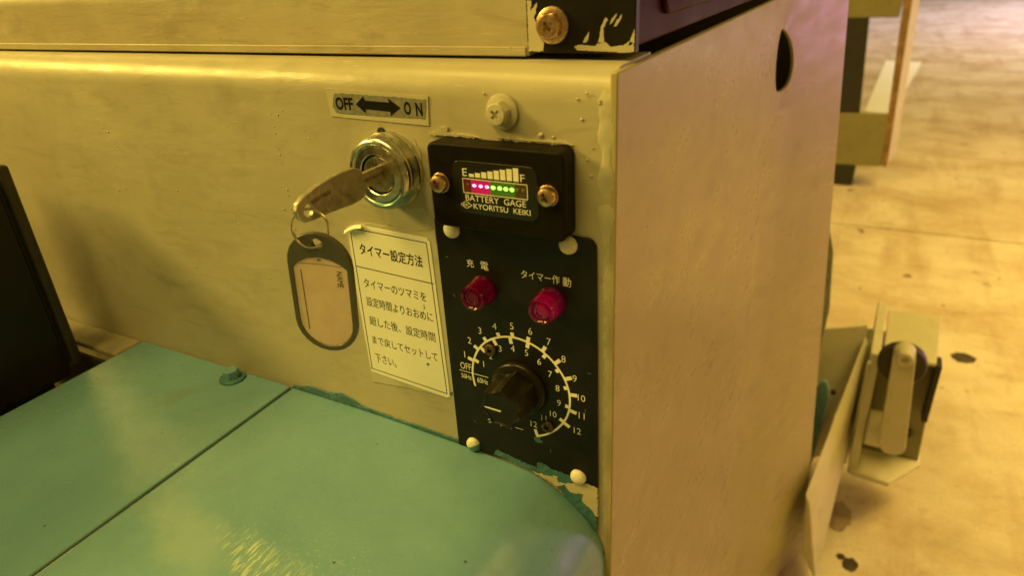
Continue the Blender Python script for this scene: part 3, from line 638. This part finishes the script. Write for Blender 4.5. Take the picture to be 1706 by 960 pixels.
# ================================================================ KEY SWITCH
LC = (-108.4, 0, 148.4)
ks = thing('key_switch', 'round chrome key switch with teal paint on its lower lip', 'lock', LC)
MB().lathe([(17.2, 0), (17.2, 2.5), (16.7, 3.2), (16.6, 6.5), (16.2, 7.4), (16.7, 8.4), (16.8, 9.6), (16.2, 11.0), (15.2, 11.8), (14.4, 12.0), (13.7, 11.6), (13.4, 11.0), (13.0, 10.9), (12.6, 11.5), (9.6, 11.6), (9.2, 11.2), (9.2, 8)], LC, 72, cap=False).build('bezel', M['chrome'], ks, loc=LC)
MB().lathe([(9.3, 7), (9.3, 8.4), (0.5, 8.4)], LC, 40).build('recess', M['rubber'], ks, loc=LC)
me = MB().lathe([(8.5, 8.0), (8.5, 10.4), (8.1, 10.9), (0.3, 10.9)], (0, 0, 0), 40).mesh('lock_core', (0, 0, 0))
me = cut(me, [MB().box(-1.5, 1.5, -14, -8.6, -4.4, 4.4).mesh('c', (0, 0, 0), 0)])
me.materials.clear(); me.materials.append(M['core']); core = place('lock_core', me, ks, LC)
text('701', (LC[0]-4.6, LC[0]-0.2, LC[2]+3.6, LC[2]+6.2), -10.96, M['rubber'], core, shear=0.35)
MB().lathe([(1.9, 0), (1.9, 1.0), (0.5, 1.1)], (-112, 0, 165.2), 16).build('notch', M['rubber'], ks)

# ================================================================ KEY, RING, TAG
ky = thing('key', 'flat worn key turned upright in the chrome lock', 'key', (-107, -12, 149.5))
kb = [(-23, 146.6), (-24.5, 143.6), (-28, 142.2), (-34, 141.9), (-42, 142.6), (-50, 143.0), (-56, 143.0), (-61, 143.6), (-64, 146), (-65, 149.2), (-63.6, 152.2), (-60, 154.2), (-52, 156.0), (-44, 157.0), (-36, 157.4), (-29, 156.9), (-25.5, 155.4), (-24, 152.8)]
me = MB().prism(kb, -1.15, 1.15, 'X').mesh('bow', (0, -40, 149))
hole = MB()
ringv = [(-58.5 + 2.6*math.cos(a), 147.8 + 2.6*math.sin(a)) for a in [2*math.pi*k/20 for k in range(20)]]
hole.prism(ringv, -4, 4, 'X'); hm = hole.mesh('c', (0, -40, 149), 0)
me = cut(me, [hm]); me.materials.clear(); me.materials.append(M['keymetal'])
KC = (-106.5, -40, 149); bw = place('bow', me, ky, KC, bevel=0.45, seg=2)
MB().prism([(-8.7, 146.4), (-24.5, 146.2), (-24.5, 153.2), (-8.7, 153.0)], -107.5, -105.6, 'X').build('blade', M['keymetal'], ky, bevel=0.4)
MB().prism([(-8.7, 148.9), (-24.5, 148.9), (-24.5, 150.4), (-8.7, 150.4)], -105.7, -105.3, 'X').build('blade_groove', M['core'], ky)
def rline(p, q, r, n=5):
    a, b = Vector(p), Vector(q); an = math.degrees(math.atan2(b.y-a.y, b.x-a.x))
    return arc(b.x, b.y, r, an-90, an+90, n) + arc(a.x, a.y, r, an+90, an+270, n)
MB().prism(rline((-46, 151.5), (-56, 150.8), 0.9), -105.5, -105.05, 'X').build('bow_slot', M['core'], bw, loc=(-105, -50, 151))
# split ring through key hole and tag hole
rg = thing('key_ring', 'small steel split ring joining the key to its tag', 'key ring', (-106, -58.5, 141))
n1 = Vector((0.62, -0.78, 0.0)); u = Vector((0.78, 0.62, 0.0)); w_ = Vector((0, 0, 1))
pts = []
for k in range(97):
    a = 2*math.pi*1.85*k/96 + 0.6
    pts.append(Vector((-106.2, -58.8, 140.4)) + u*7.0*math.cos(a) + w_*8.0*math.sin(a) + n1*(0.95*(k/96-0.5)))
MB().tube(pts, 0.52, 10).build('ring_wire', M['ring'], rg)
TC = Vector((-107.5, -57, 110.5)); TA = math.radians(-5.0)
tg = thing('key_tag', 'oblong grey plastic key tag with a blank pinkish card marked NAME', 'key tag', tuple(TC))
def stad(w, h, n=12, bias=0):
    r = w/2; return arc(0, h/2-r, r, 0, 180, n) + arc(0, -h/2+r, r, 180, 360, n)
tagm = MB().prism(stad(28.6, 56.0), -1.5, 1.0).mesh('tag_frame', (0, 0, 0), 30)
holec = MB().prism([(2.5*math.cos(a), 23.4 + 2.2*math.sin(a)) for a in [2*math.pi*k/20 for k in range(20)]], -4, 4).mesh('c', (0, 0, 0), 0)
card_out = [(-12.1, 11.5)] + arc(0, -13.6, 12.1, 180, 360, 12) + [(12.1, 13)] + [(9, 15.2), (5, 16.8), (0, 17.4), (-5, 16.6), (-9.5, 14.2)]
pocket = MB().prism(card_out, -4, -0.9).mesh('c', (0, 0, 0), 0)
tagm = cut(cut(tagm, [holec]), [pocket]); tagm.materials.clear(); tagm.materials.append(M['tagframe'])
fr = place('tag_frame', tagm, tg, TC, bevel=0.5, seg=2); 
cd = MB().prism([(x*0.99, z*0.99) for x, z in card_out], -0.72, -1.0).mesh('card', (0, 0, 0), 0); cd.materials.append(M['card'])
cdo = place('card', cd, tg, TC)
t1 = text('NAME', (TC.x+7.2, TC.x+9.8, TC.z+4.4, TC.z+11.8), TC.y-1.06, M['ink'], tg, flip=True)
l1 = MB(); strip(l1, (-8.8, 10.5), (-8.4, -18.5), 0.3, -1.02); ml = l1.mesh('ruled_line', (0, 0, 0), 0); ml.materials.append(M['ink'])
l1o = place('ruled_line', ml, tg, TC)
an = MB(); strip(an, (-9.5, 13.4), (0, 14.2), 0.18, -1.02); strip(an, (0, 14.2), (9.5, 14.0), 0.18, -1.02); an.prism([(-1.2, 15.6), (1.2, 15.6), (0, 16.6)], -1.0, -1.06)
ma = an.mesh('perforation', (0, 0, 0), 0); ma.materials.append(M['tagframe']); place('perforation', ma, tg, TC)
tg.rotation_euler = (0.03, TA * -1.0, 0.26)

# ================================================================ BATTERY GAUGE
GY = -11.0
bgd = thing('battery_gauge', 'black rectangular battery gauge with a lit row of red and green lights', 'gauge', (-48, 0, 147))
hs = MB().prism(rrect(-80.5, -17.2, 128.2, 165.3, 3.2, 5), 0, GY)
hs.build('housing', M['black_plastic'], bgd, bevel=1.0, seg=3, bang=60)
MB().prism(rrect(-68.4, -28.7, 135.8, 158.6, 4.0), GY+0.5, GY-0.25).build('face_plate', M['black_gloss'], bgd, bevel=0.15)
yp = GY - 0.32
for k in range(8):
    x0 = -60.2 + 2.97*k; z1 = 153.4 + (157.6-153.4)*k/7
    me_ = MB().prism([(x0, 152.1-0.0), (x0+2.4, 152.1), (x0+2.4, z1), (x0, z1)], GY, yp).build('level_bar', M['print'], bgd, loc=(x0+1.2, yp, 154), smooth=0)
text('E', (-63.3, -61.1, 152.3, 155.5), yp, M['print'], bgd)
text('F', (-36.2, -34.3, 152.3, 155.3), yp, M['print'], bgd)
text('BATTERY  GAGE', (-62.7, -34.2, 141.6, 144.3), yp, M['print'], bgd, shear=0.0)
text('KYORITSU  KEIKI', (-59.1, -32.3, 138.3, 140.7), yp, M['print'], bgd)
dm = MB()
D4 = [(-65.4, 139.6), (-62.6, 141.3), (-59.8, 139.6), (-62.6, 138.0)]
for k in range(4): strip(dm, D4[k], D4[(k+1) % 4], 0.22, yp+0.02)
dm.build('emblem', M['print'], bgd, smooth=0)
text('KRC', (-64.1, -61.1, 139.0, 140.3), yp, M['print'], bgd)
wf = MB(); WX = (-63.4, -33.3, 145.0, 151.2)
for p, q in (((WX[0], WX[2]), (WX[1], WX[2])), ((WX[1], WX[2]), (WX[1], WX[3])), ((WX[1], WX[3]), (WX[0], WX[3])), ((WX[0], WX[3]), (WX[0], WX[2]))): strip(wf, p, q, 0.28, yp+0.03, 0.12)
wf.build('window_frame', M['print'], bgd, smooth=0)
leds = [-60.9, -58.0, -54.9, -51.9, -49.0, -45.9, -43.1, -40.3, -37.6, -35.0]
edges = [-63.2, -59.5, -56.4, -53.4, -50.5, -47.4, -44.5, -41.7, -38.9, -36.2, -33.5]
dome = {}
for k, x in enumerate(leds):
    red = k < 4; lit = 1 <= k <= 7
    cm = M[('cell_red' if red else 'cell_green') if lit else ('cell_off_red' if red else 'cell_off_green')]
    c = MB().box(edges[k], edges[k+1], GY-0.22, GY-0.30, 145.2, 151.0).build('window_cell', cm, bgd, loc=((edges[k]+edges[k+1])/2, GY, 148), smooth=0)
    lm = M[('led_red' if red else 'led_green') if lit else ('led_off_red' if red else 'led_off_green')]
    if lm.name not in dome:
        d = MB(); q = bmesh.ops.create_icosphere(d.bm, subdivisions=3, radius=1.0)['verts']
        for v in q: v.co = Vector((v.co.x*(0.95 if red else 1.05), v.co.y*0.35, v.co.z*(0.62 if red else 0.85)))
        mm = d.mesh('led', (0, 0, 0), 60); mm.materials.append(lm); dome[lm.name] = mm
    place('led', dome[lm.name], bgd, (x, GY-0.30, 148.5))
def pan_screw(r, h):
    m = MB().lathe([(r*0.95, 0), (r, 0.5), (r*0.98, h*0.45), (r*0.86, h*0.78), (r*0.6, h*0.96), (r*0.25, h)], (0, 0, 0), 36).mesh('screw', (0, 0, 0), 50)
    return cross_cut(m, None, r*0.62, -h, 2.1, 1.5, 0.5)
ps = pan_screw(4.1, 3.2); ps.materials.clear(); ps.materials.append(M['brass'])
wsh = MB().lathe([(4.4, 0), (4.4, 0.7), (4.1, 0.9), (3, 0.9)], (0, 0, 0), 32).mesh('washer', (0, 0, 0)); wsh.materials.append(M['brass'])
for x, z in ((-74.6, 148.2), (-24.0, 147.8)):
    w0 = place('washer', wsh, bgd, (x, GY, z)); s0 = place('screw', ps, bgd, (x, GY-0.8, z))

# ================================================================ TIMER PANEL
PY = -1.5
tp = thing('timer_panel', 'tall black timer panel with two red lamps and a dial under the gauge', 'control panel', (-47.5, 0, 62))
MB().prism([(-87.3, -3.6)] + [(-6.9, -4.6)] + arc(-11.9, 123.5, 4, 0, 90, 5) + [(-87.4, 127)], 0, PY).build('plate', M['black_sheet'], tp, bevel=0.25)
rv = MB().lathe([(4.2, 0), (4.2, 0.3), (3.9, 1.3), (3.2, 2.1), (2.2, 2.6), (1.0, 2.85), (0.2, 2.9)], (0, 0, 0), 32).mesh('rivet', (0, 0, 0), 70)
rv2 = rv.copy(); rv.materials.append(M['rivet']); rv2.materials.append(M['rivet_teal'])
for k, (x, z) in enumerate(((-78.0, 122.8), (-20.2, 123.6), (-77.4, 0.0), (-17.0, -0.2))):
    o = place('rivet', rv2 if k == 2 else rv, tp, (x, PY, z))
    if k == 2: o['label'] = 'rivet half covered in teal paint'
yt = PY - 0.06; pr_ = M['print']
text('充', (-71.6, -67.9, 105.2, 109.3), yt, pr_, tp); text('電', (-64.2, -60.1, 105.0, 109.1), yt, pr_, tp)
text('タイマー作', (-43.4, -24.6, 104.3, 108.4), yt, pr_, tp); text('動', (-23.2, -19.3, 103.8, 108.3), yt, pr_, tp)
# indicator lamps
def lamp(x, z, ma, mc, lab):
    c = (x, PY, z)
    o = MB().lathe([(7.2, 0), (7.2, 1.2), (6.7, 1.8), (6.55, 5.0), (6.35, 5.3), (6.3, 9.8), (5.9, 10.8), (5.2, 11.1), (4.5, 10.6), (4.2, 9.6), (3.6, 9.5), (3.4, 10.3), (2.6, 10.5), (2.3, 9.9), (0.3, 9.8)], c, 56).build('indicator_lamp', ma, tp, loc=c, smooth=40)
    o['label'] = lab
    MB().lathe([(3.4, 0.4), (3.4, 7.2), (2.0, 8.6), (0.3, 8.8)], c, 32).build('lamp_core', mc, o, loc=c)
    MB().lathe([(5.4, 0.3), (5.4, 2.6), (3.6, 3.2)], c, 32).build('lamp_base', M['lamp_core'], o, loc=c)
lamp(-63.6, 94.9, M['lamp_a'], M['lamp_core'], 'dark red indicator lamp on the left')
lamp(-29.0, 95.1, M['lamp_b'], M['lamp_core_b'], 'brighter red indicator lamp on the right')
# dial scale
DC = (-47.3, 44.5); yd = PY - 0.05
rtab = [(-74, 28.0), (-40, 26.8), (0, 26.4), (40, 26.4), (70, 27.2), (95, 27.9), (130, 27.9), (160, 27.0), (195, 26.4)]
def rad(a):
    for (a0, r0), (a1, r1) in zip(rtab, rtab[1:]):
        if a0 <= a <= a1: return r0 + (r1-r0)*(a-a0)/(a1-a0)
    return 27
def pol(a, r): return (DC[0]+r*math.cos(math.radians(a)), DC[1]+r*math.sin(math.radians(a)))
ds = MB(); A_ = [-72.4 + (193.2+72.4)*k/110 for k in range(111)]
ds.prism([pol(a, rad(a)+0.52) for a in A_] + [pol(a, rad(a)-0.52) for a in A_[::-1]], PY+0.1, yd)
sc_ = ds.build('dial_scale', pr_, tp, smooth=0)
outer = [160.3, 143.4, 127.4, 110.3, 94.9, 78.4, 61.2, 44.0, 25.0, 6.9, 347.6, 328.8]
inner = [158.4, 139.0, 118.5, 97.9, 77.9, 56.8, 36.2, 14.6, 350.9, 329.4]
def tick(a, r0, r1, w=1.35, y=None):
    m = MB(); strip(m, pol(a, r0), pol(a, r1), w, PY+0.02, (0.10 if y is None else y)); c = pol(a, (r0+r1)/2)
    m.build('tick', pr_, tp, loc=(c[0], PY, c[1]), smooth=0)
for a in outer: tick(a, rad(a if a < 200 else a-360)+0.3, 30.4, 1.9, 0.10)
for a in inner: tick(a, 24.2, rad(a if a < 200 else a-360)-0.3, 1.9, 0.11)
tick(287.7, 24.0, 28.5, 1.7, 0.13)
outl = [(-77.7, 56.2), (-74.1, 65.0), (-67.6, 71.9), (-59.2, 76.2), (-49.8, 78.3), (-40.2, 77.6), (-30.9, 74.1), (-23.7, 66.6), (-18.3, 57.4), (-15.0, 47.4), (-15.0, 37.4), (-17.3, 27.8)]
inl = [(-67.0, 53.1), (-62.6, 58.8), (-57.0, 64.3), (-50.0, 66.1), (-42.7, 65.4), (-36.2, 62.1), (-30.7, 56.6), (-27.1, 49.6), (-26.6, 41.4), (-29.8, 33.9), (-34.9, 30.0), (-40.6, 24.6)]
for i, (x, z) in enumerate(outl + inl):
    v = i % 12 + 1; s_ = str(v); h = 3.6 if i < 12 else 3.4; w = (2.1 if v != 1 else 1.5) if v < 10 else 4.6
    if v == 11: w = 3.4
    text(s_, (x-w/2, x+w/2, z-h/2, z+h/2), yt, pr_, tp, 'numeral', weight=-0.008, natural=0.92)
text('OFF', (-80.9, -74.7, 47.2, 51.1), yt, pr_, tp)
text('50Hz', (-80.9, -74.9, 41.6, 44.4), yt, pr_, tp); text('60Hz', (-71.6, -65.4, 41.2, 44.2), yt, pr_, tp)
ln = MB(); strip(ln, (-81.8, 46.0), (-65.0, 45.6), 0.28, PY, 0.06); ln.build('rule', pr_, tp, smooth=0)
text('タイマー', (-67.5, -46.8, 17.6, 20.8), yt, pr_, tp)
dsm = pan_screw(3.3, 1.8); dsm.materials.clear(); dsm.materials.append(simple('tarnished_screw', (0.12, 0.085, 0.045), 0.4, 0.6, 0.3, 400, 0.3))
for x, z in ((-62.2, 62.5), (-33.0, 25.8)): place('dial_screw', dsm, tp, (x, PY, z))
# knob
KN = (-47.3, PY, 44.5)
kn = MB().lathe([(14.6, 0.2), (14.6, 1.8), (14.1, 2.8), (13.2, 3.3), (9, 3.8), (1, 3.8)], KN, 64).build('knob', M['knob'], tp, loc=KN)
g = MB(); N = 126; rings = []
def starr(th, R, dep):
    p = (th - math.radians(86)) / (2*math.pi/7); f_ = abs(p - round(p)) * 2      # 0 on a cusp, 1 mid-valley
    return R * (1 - dep*math.sin(f_*math.pi/2)**0.9)
for h, R, dep in ((3.0, 12.2, 0.17), (4.0, 12.0, 0.18), (18.8, 11.4, 0.18), (19.5, 11.0, 0.18), (19.6, 10.2, 0.17), (19.1, 9.4, 0.15), (19.0, 3.0, 0.0), (19.0, 0.3, 0.0)):
    rings.append([g.bm.verts.new((KN[0]+starr(a, R, dep)*math.cos(a), KN[1]-h, KN[2]+starr(a, R, dep)*math.sin(a))) for a in [2*math.pi*k/N for k in range(N)]])
for A, B in zip(rings, rings[1:]):
    for k in range(N): g.bm.faces.new([A[k], A[(k+1) % N], B[(k+1) % N], B[k]])
g.bm.faces.new(rings[-1])
grip = g.build('grip', M['knob'], kn, loc=KN, smooth=28)
pl = MB(); strip(pl, (-57.0, 43.4), (-47.6, 43.0), 0.75, KN[1]-18.9, 0.25); pl.build('pointer_line', M['print'], kn, loc=KN, smooth=0)
# slopped paint along the foot of the panel
SM = [('teal_dark', [(-64.8, -2.5), (-63.8, 0.5), (-60.9, 0.9), (-55.4, -0.5), (-46.0, -2.0), (-40.3, -2.9), (-39.1, 1.0), (-36.5, 1.3), (-33.5, 0.1), (-28.5, -1.1), (-23.6, -1.0), (-20.6, -2.3), (-19.7, -5.4), (-20.7, -7.6), (-27.7, -9.7), (-33.8, -7.1), (-42.0, -5.9), (-50.3, -4.7), (-58.8, -3.4)], -1.72),
      ('cream_thick', [(-42.1, -6.1), (-33.8, -5.9), (-28.7, -4.4), (-27.8, -8.2), (-20.8, -6.2), (-12.9, -3.1), (-7.0, -3.8), (-7.0, -22), (-9, -22), (-14.0, -18.7), (-19.0, -18.1), (-23.9, -13.1), (-31.9, -9.0)], -1.95),
      ('teal_dark', [(-28.6, -10.2), (-24.5, -8.1), (-21.6, -12.2), (-17.6, -10.8), (-14.7, -10.3), (-15.7, -14.8), (-9.8, -19.1), (-7.4, -23.8), (-7.4, -32.4), (-12.8, -25.7), (-19.7, -20.9)], -2.15),
      ('teal_dark', [(-40.7, 16.7), (-36.9, 17.9), (-37.4, 16.1), (-35.8, 14.9), (-39.1, 13.5), (-40.5, 14.5)], -1.62),
      ('teal_dark', [(-32.2, 10.5), (-31.8, 12), (-31.5, 10)], -1.62), ('teal_dark', [(-89.6, 29.6), (-87.6, 30.8), (-88.0, 28.2), (-89.6, 28.1)], -1.62)]
for k, (mn, ps_, y) in enumerate(SM):
    MB().prism(jag(ps_, 0.9 if k < 3 else 0.25, 0.7, 11+k), 0.0 if k in (1, 2) else PY+0.1, y).build('paint_smear', M[mn], tp, smooth=0)
cs = MB()
for (x, z) in [(-13, 40), (-12, 62), (-80, 88), (-83, 108), (-57, 21), (-75, 15), (-60, 29)]:
    q = rr.uniform(0, 3); strip(cs, (x, z), (x+1.6*math.cos(q), z+1.6*math.sin(q)), 0.22, PY, 0.05)
cs.build('scratch', M['greymetal'], tp, smooth=0)

# ================================================================ INSTRUCTION LABEL
il = thing('instruction_label', 'pale yellow printed instruction label in Japanese beside the black timer panel', 'label', (-117, 0, 70))
MB().prism([(-142.3, 28.9), (-92.2, 25.2), (-90.2, 26.4), (-91.9, 114.0), (-93.4, 115.9), (-128.5, 117.0), (-135, 116.4), (-142.0, 111.8), (-142.9, 80)], -0.2, -0.55).build('label_sheet', M['paper'], il, smooth=0)
cl = MB()
cp = [(-142.2, 112.6, -0.6), (-139.0, 114.7, -0.6), (-135.0, 116.5, -0.6), (-130.5, 117.2, -0.6)]
r0 = [cl.bm.verts.new((x, y, z)) for x, z, y in cp]; r1 = [cl.bm.verts.new((x-0.9, y-1.5, z+1.0)) for x, z, y in cp]; r2 = [cl.bm.verts.new((x-0.6, y-2.4, z-0.4)) for x, z, y in cp]
for A, B in ((r0, r1), (r1, r2)):
    for k in range(3): cl.bm.faces.new([A[k], A[k+1], B[k+1], B[k]])
cl.build('curled_corner', M['paper'], il, smooth=80)
bl = MB()
for p, q in (((-135.5, 114.9), (-94.0, 113.4)), ((-94.0, 113.4), (-92.0, 27.8)), ((-92.0, 27.8), (-142.0, 31.2)), ((-141.3, 31.2), (-140.3, 112.3))): strip(bl, p, q, 0.42, -0.55, 0.05)
strip(bl, (-140.4, 93.9), (-92.6, 92.1), 0.42, -0.55, 0.06)
bl.build('border_line', M['ink'], il, smooth=0)
for body, bx in (('タイマー設定方法', (-136.2, -97.6, 100.4, 106.9)), ('タイマーのツマミを', (-137.0, -98.0, 81.9, 87.0)), ('設定時間よりおおめに', (-137.3, -95.4, 70.8, 76.4)),
                 ('廻した後、設定時間', (-137.4, -95.4, 59.2, 64.8)), ('まで戻してセットして', (-137.6, -95.4, 47.5, 52.8)), ('下さい。', (-137.6, -123.4, 36.2, 41.9))):
    text(body, bx, -0.60, M['ink'], il, shear=-0.034, weight=0.014 if bx[2] > 99 else 0.0)
dt = MB().prism([(-102.1+0.9*math.cos(a), 43.6+0.9*math.sin(a)) for a in [k*math.pi/6 for k in range(12)]], -0.5, -0.62)
strip(dt, (-99.9, 79.5), (-100.0, 78.5), 0.4, -0.55); strip(dt, (-99.8, 78.2), (-100.1, 76.8), 0.6, -0.55)
dt.build('ink_spot', M['teal_dark'], il, smooth=0)['kind'] = 'stuff'

# ================================================================ BACKGROUND: foot bracket on the right
fb = thing('foot_bracket', 'cream steel foot bracket with a lever arm, on the floor beyond the right side', 'bracket', (170, 800, ZF+40))
CP = M['cream_bracket']
bp = MB()
a_ = [(145, 880, -307), (218, 880, -304), (213, 770, -328), (145, 770, -335)]
T = [bp.bm.verts.new(p) for p in a_]; Bk = [bp.bm.verts.new((p[0], p[1], p[2]-6)) for p in a_]
bp.bm.faces.new(T); bp.bm.faces.new(Bk[::-1])
for k in range(4): bp.bm.faces.new([T[(k+1) % 4], T[k], Bk[k], Bk[(k+1) % 4]])
bp.build('top_plate', CP, fb, bevel=2)
MB().prism([(130, -336), (213, -330), (223, -452), (226, -531), (130, -531)], 806, 812).build('back_plate', M['khaki'], fb, bevel=1.5)
MB().prism([(882, -296), (768, -330), (750, -470), (745, -542), (850, -542)], 128, 141, 'X').build('side_rib', CP, fb, bevel=1.5)
MB().prism([(132, 738), (187, 733), (229, 800), (231, 830), (132, 830)], -540, -531, 'Z').build('bottom_plate', CP, fb, bevel=1.5)
MB().prism([(776, -336), (806, -336), (806, -440), (782, -440)], 214, 222, 'X').build('rubber_strip', M['rubber'], fb, bevel=1)
MB().lathe([(32, 0), (32, 14), (30, 17), (3, 17)], (169.5, 766, -331), 40).build('pivot_disc', M['rim'], fb, bevel=0.6)
MB().lathe([(11, 0), (11, 16), (9.5, 18), (4.5, 18), (4.5, 13), (0.5, 13)], (168.5, 730, -300), 32).build('pivot_pin', CP, fb)
lv = MB(); ang = math.radians(7.5)
lvp = arc(168.5, -303, 14, 0, 180, 8) + arc(179, -456, 18, 180, 360, 8)
lv.prism(lvp, 726, 748).build('lever', CP, fb, bevel=1.5)
rl = MB().prism([(764+28*math.cos(a), -458+28*math.sin(a)) for a in [2*math.pi*k/32 for k in range(32)]], 142, 166, 'X').build('roller', CP, fb, bevel=4, seg=3, smooth=30)
MB().box(98, 127, 786, 846, -558, -474).build('mounting_block', CP, fb, bevel=2)
MB().box(125, 131, 757, 766, -470, -340).build('weld_seam', M['cream_thick'], fb, bevel=3)
MB().lathe([(7, 0), (7, 6), (5, 8), (0.5, 8)], (203, 806, -480), 6).build('bolt_head', M['rim'], fb)
MB().box(99, 220, 813, 868, -506, -338).build('housing_block', CP, fb, bevel=6, seg=3)
# slanted beam running back along the machine
be = thing('slanted_beam', 'long slanted cream steel beam between the cabinet side and the foot bracket', 'beam', (95, 680, -450))
bm_ = MB(); A0 = [(118, 806, -322), (126, 806, -338), (126, 806, -470), (112, 806, -470)]; A1 = [(77, 560, -450), (85, 560, -470), (110, 560, -606), (86, 560, -560)]
VA = [bm_.bm.verts.new(p) for p in A0]; VB = [bm_.bm.verts.new(p) for p in A1]
bm_.bm.faces.new(VA); bm_.bm.faces.new(VB[::-1])
for k in range(4): bm_.bm.faces.new([VA[(k+1) % 4], VA[k], VB[k], VB[(k+1) % 4]])
bm_.build('beam_body', CP, be, bevel=2)
wp = MB(); T = [wp.bm.verts.new(p) for p in ((54, 770, -306), (118, 812, -306), (118, 806, -332), (98, 760, -430), (90, 745, -520), (54, 735, -540))]
wp.bm.faces.new(T); B_ = [wp.bm.verts.new(v.co + Vector((-2, 5, 0))) for v in T]; wp.bm.faces.new(B_[::-1])
for k in range(6): wp.bm.faces.new([T[(k+1) % 6], T[k], B_[k], B_[(k+1) % 6]])
wp.build('web_plate', CP, be, bevel=1)
MB().lathe([(4, 0), (4, 5), (3, 6), (0.5, 6)], (88, 740, -392), 16).build('bolt_head', M['rim'], be)
tpd = thing('teal_guard', 'narrow teal painted guard peeking out behind the side panel', 'guard', (75, 700, ZF+60))
MB().prism([(60, -560)] + [(73, -552), (78, -480), (84, -380), (82, -362), (77, -350), (70, -352), (63, -370), (55, -480)], 696, 702).build('guard_plate', M['teal_r'], tpd, bevel=2)
MB().prism([(40, -90), (57, -150), (64, -235), (62, -300), (50, -420), (40, -500)], 704, 708).build('pale_stripe', simple('pale_grey_paint', (0.42, 0.46, 0.40), 0.5), tpd, bevel=1)

# ================================================================ BACKGROUND: khaki frame on the floor far back
kf = thing('khaki_frame', 'khaki metal frame with a rectangular opening and a rusty right edge, far back', 'frame', (0, 2560, ZF))
K1 = M['khaki']
MB().prism([(-220, -545), (106, -536), (109, -342), (12, -345), (-220, -350)], 2550, 2562).build('lower_plate', K1, kf, bevel=4)
MB().prism([(-220, -20), (78, -20), (90, 260), (-220, 260)], 2550, 2562).build('upper_plate', K1, kf, bevel=4)
MB().prism([(108, -536), (128, -534), (100, 260), (72, 260)], 2549, 2566).build('edge_post', M['rust'], kf, bevel=3)
sp4 = MB(); T = [sp4.bm.verts.new(p) for p in [(128.5, 2549, -534), (150, 2640, -500), (122, 2640, 260), (100.5, 2549, 260)]]; B4 = [sp4.bm.verts.new((v.co.x-4, v.co.y+3, v.co.z)) for v in T]
sp4.bm.faces.new(T); sp4.bm.faces.new(B4[::-1])
for k in range(4): sp4.bm.faces.new([T[(k+1) % 4], T[k], B4[k], B4[(k+1) % 4]])
sp4.build('side_plate', CP, kf)
MB().prism([(-220, -350), (8, -344), (-12, -20), (-220, -20)], 2552, 2561).build('dark_panel', M['rubber'], kf)
MB().prism([(-50, -620), (22, -620), (24, -546), (-50, -546)], 2556, 2640).build('rubber_foot', M['rubber'], kf, bevel=3)
MB().box(-220, -160, 2556, 2640, -620, -546).build('rubber_foot', M['rubber'], kf, bevel=3)
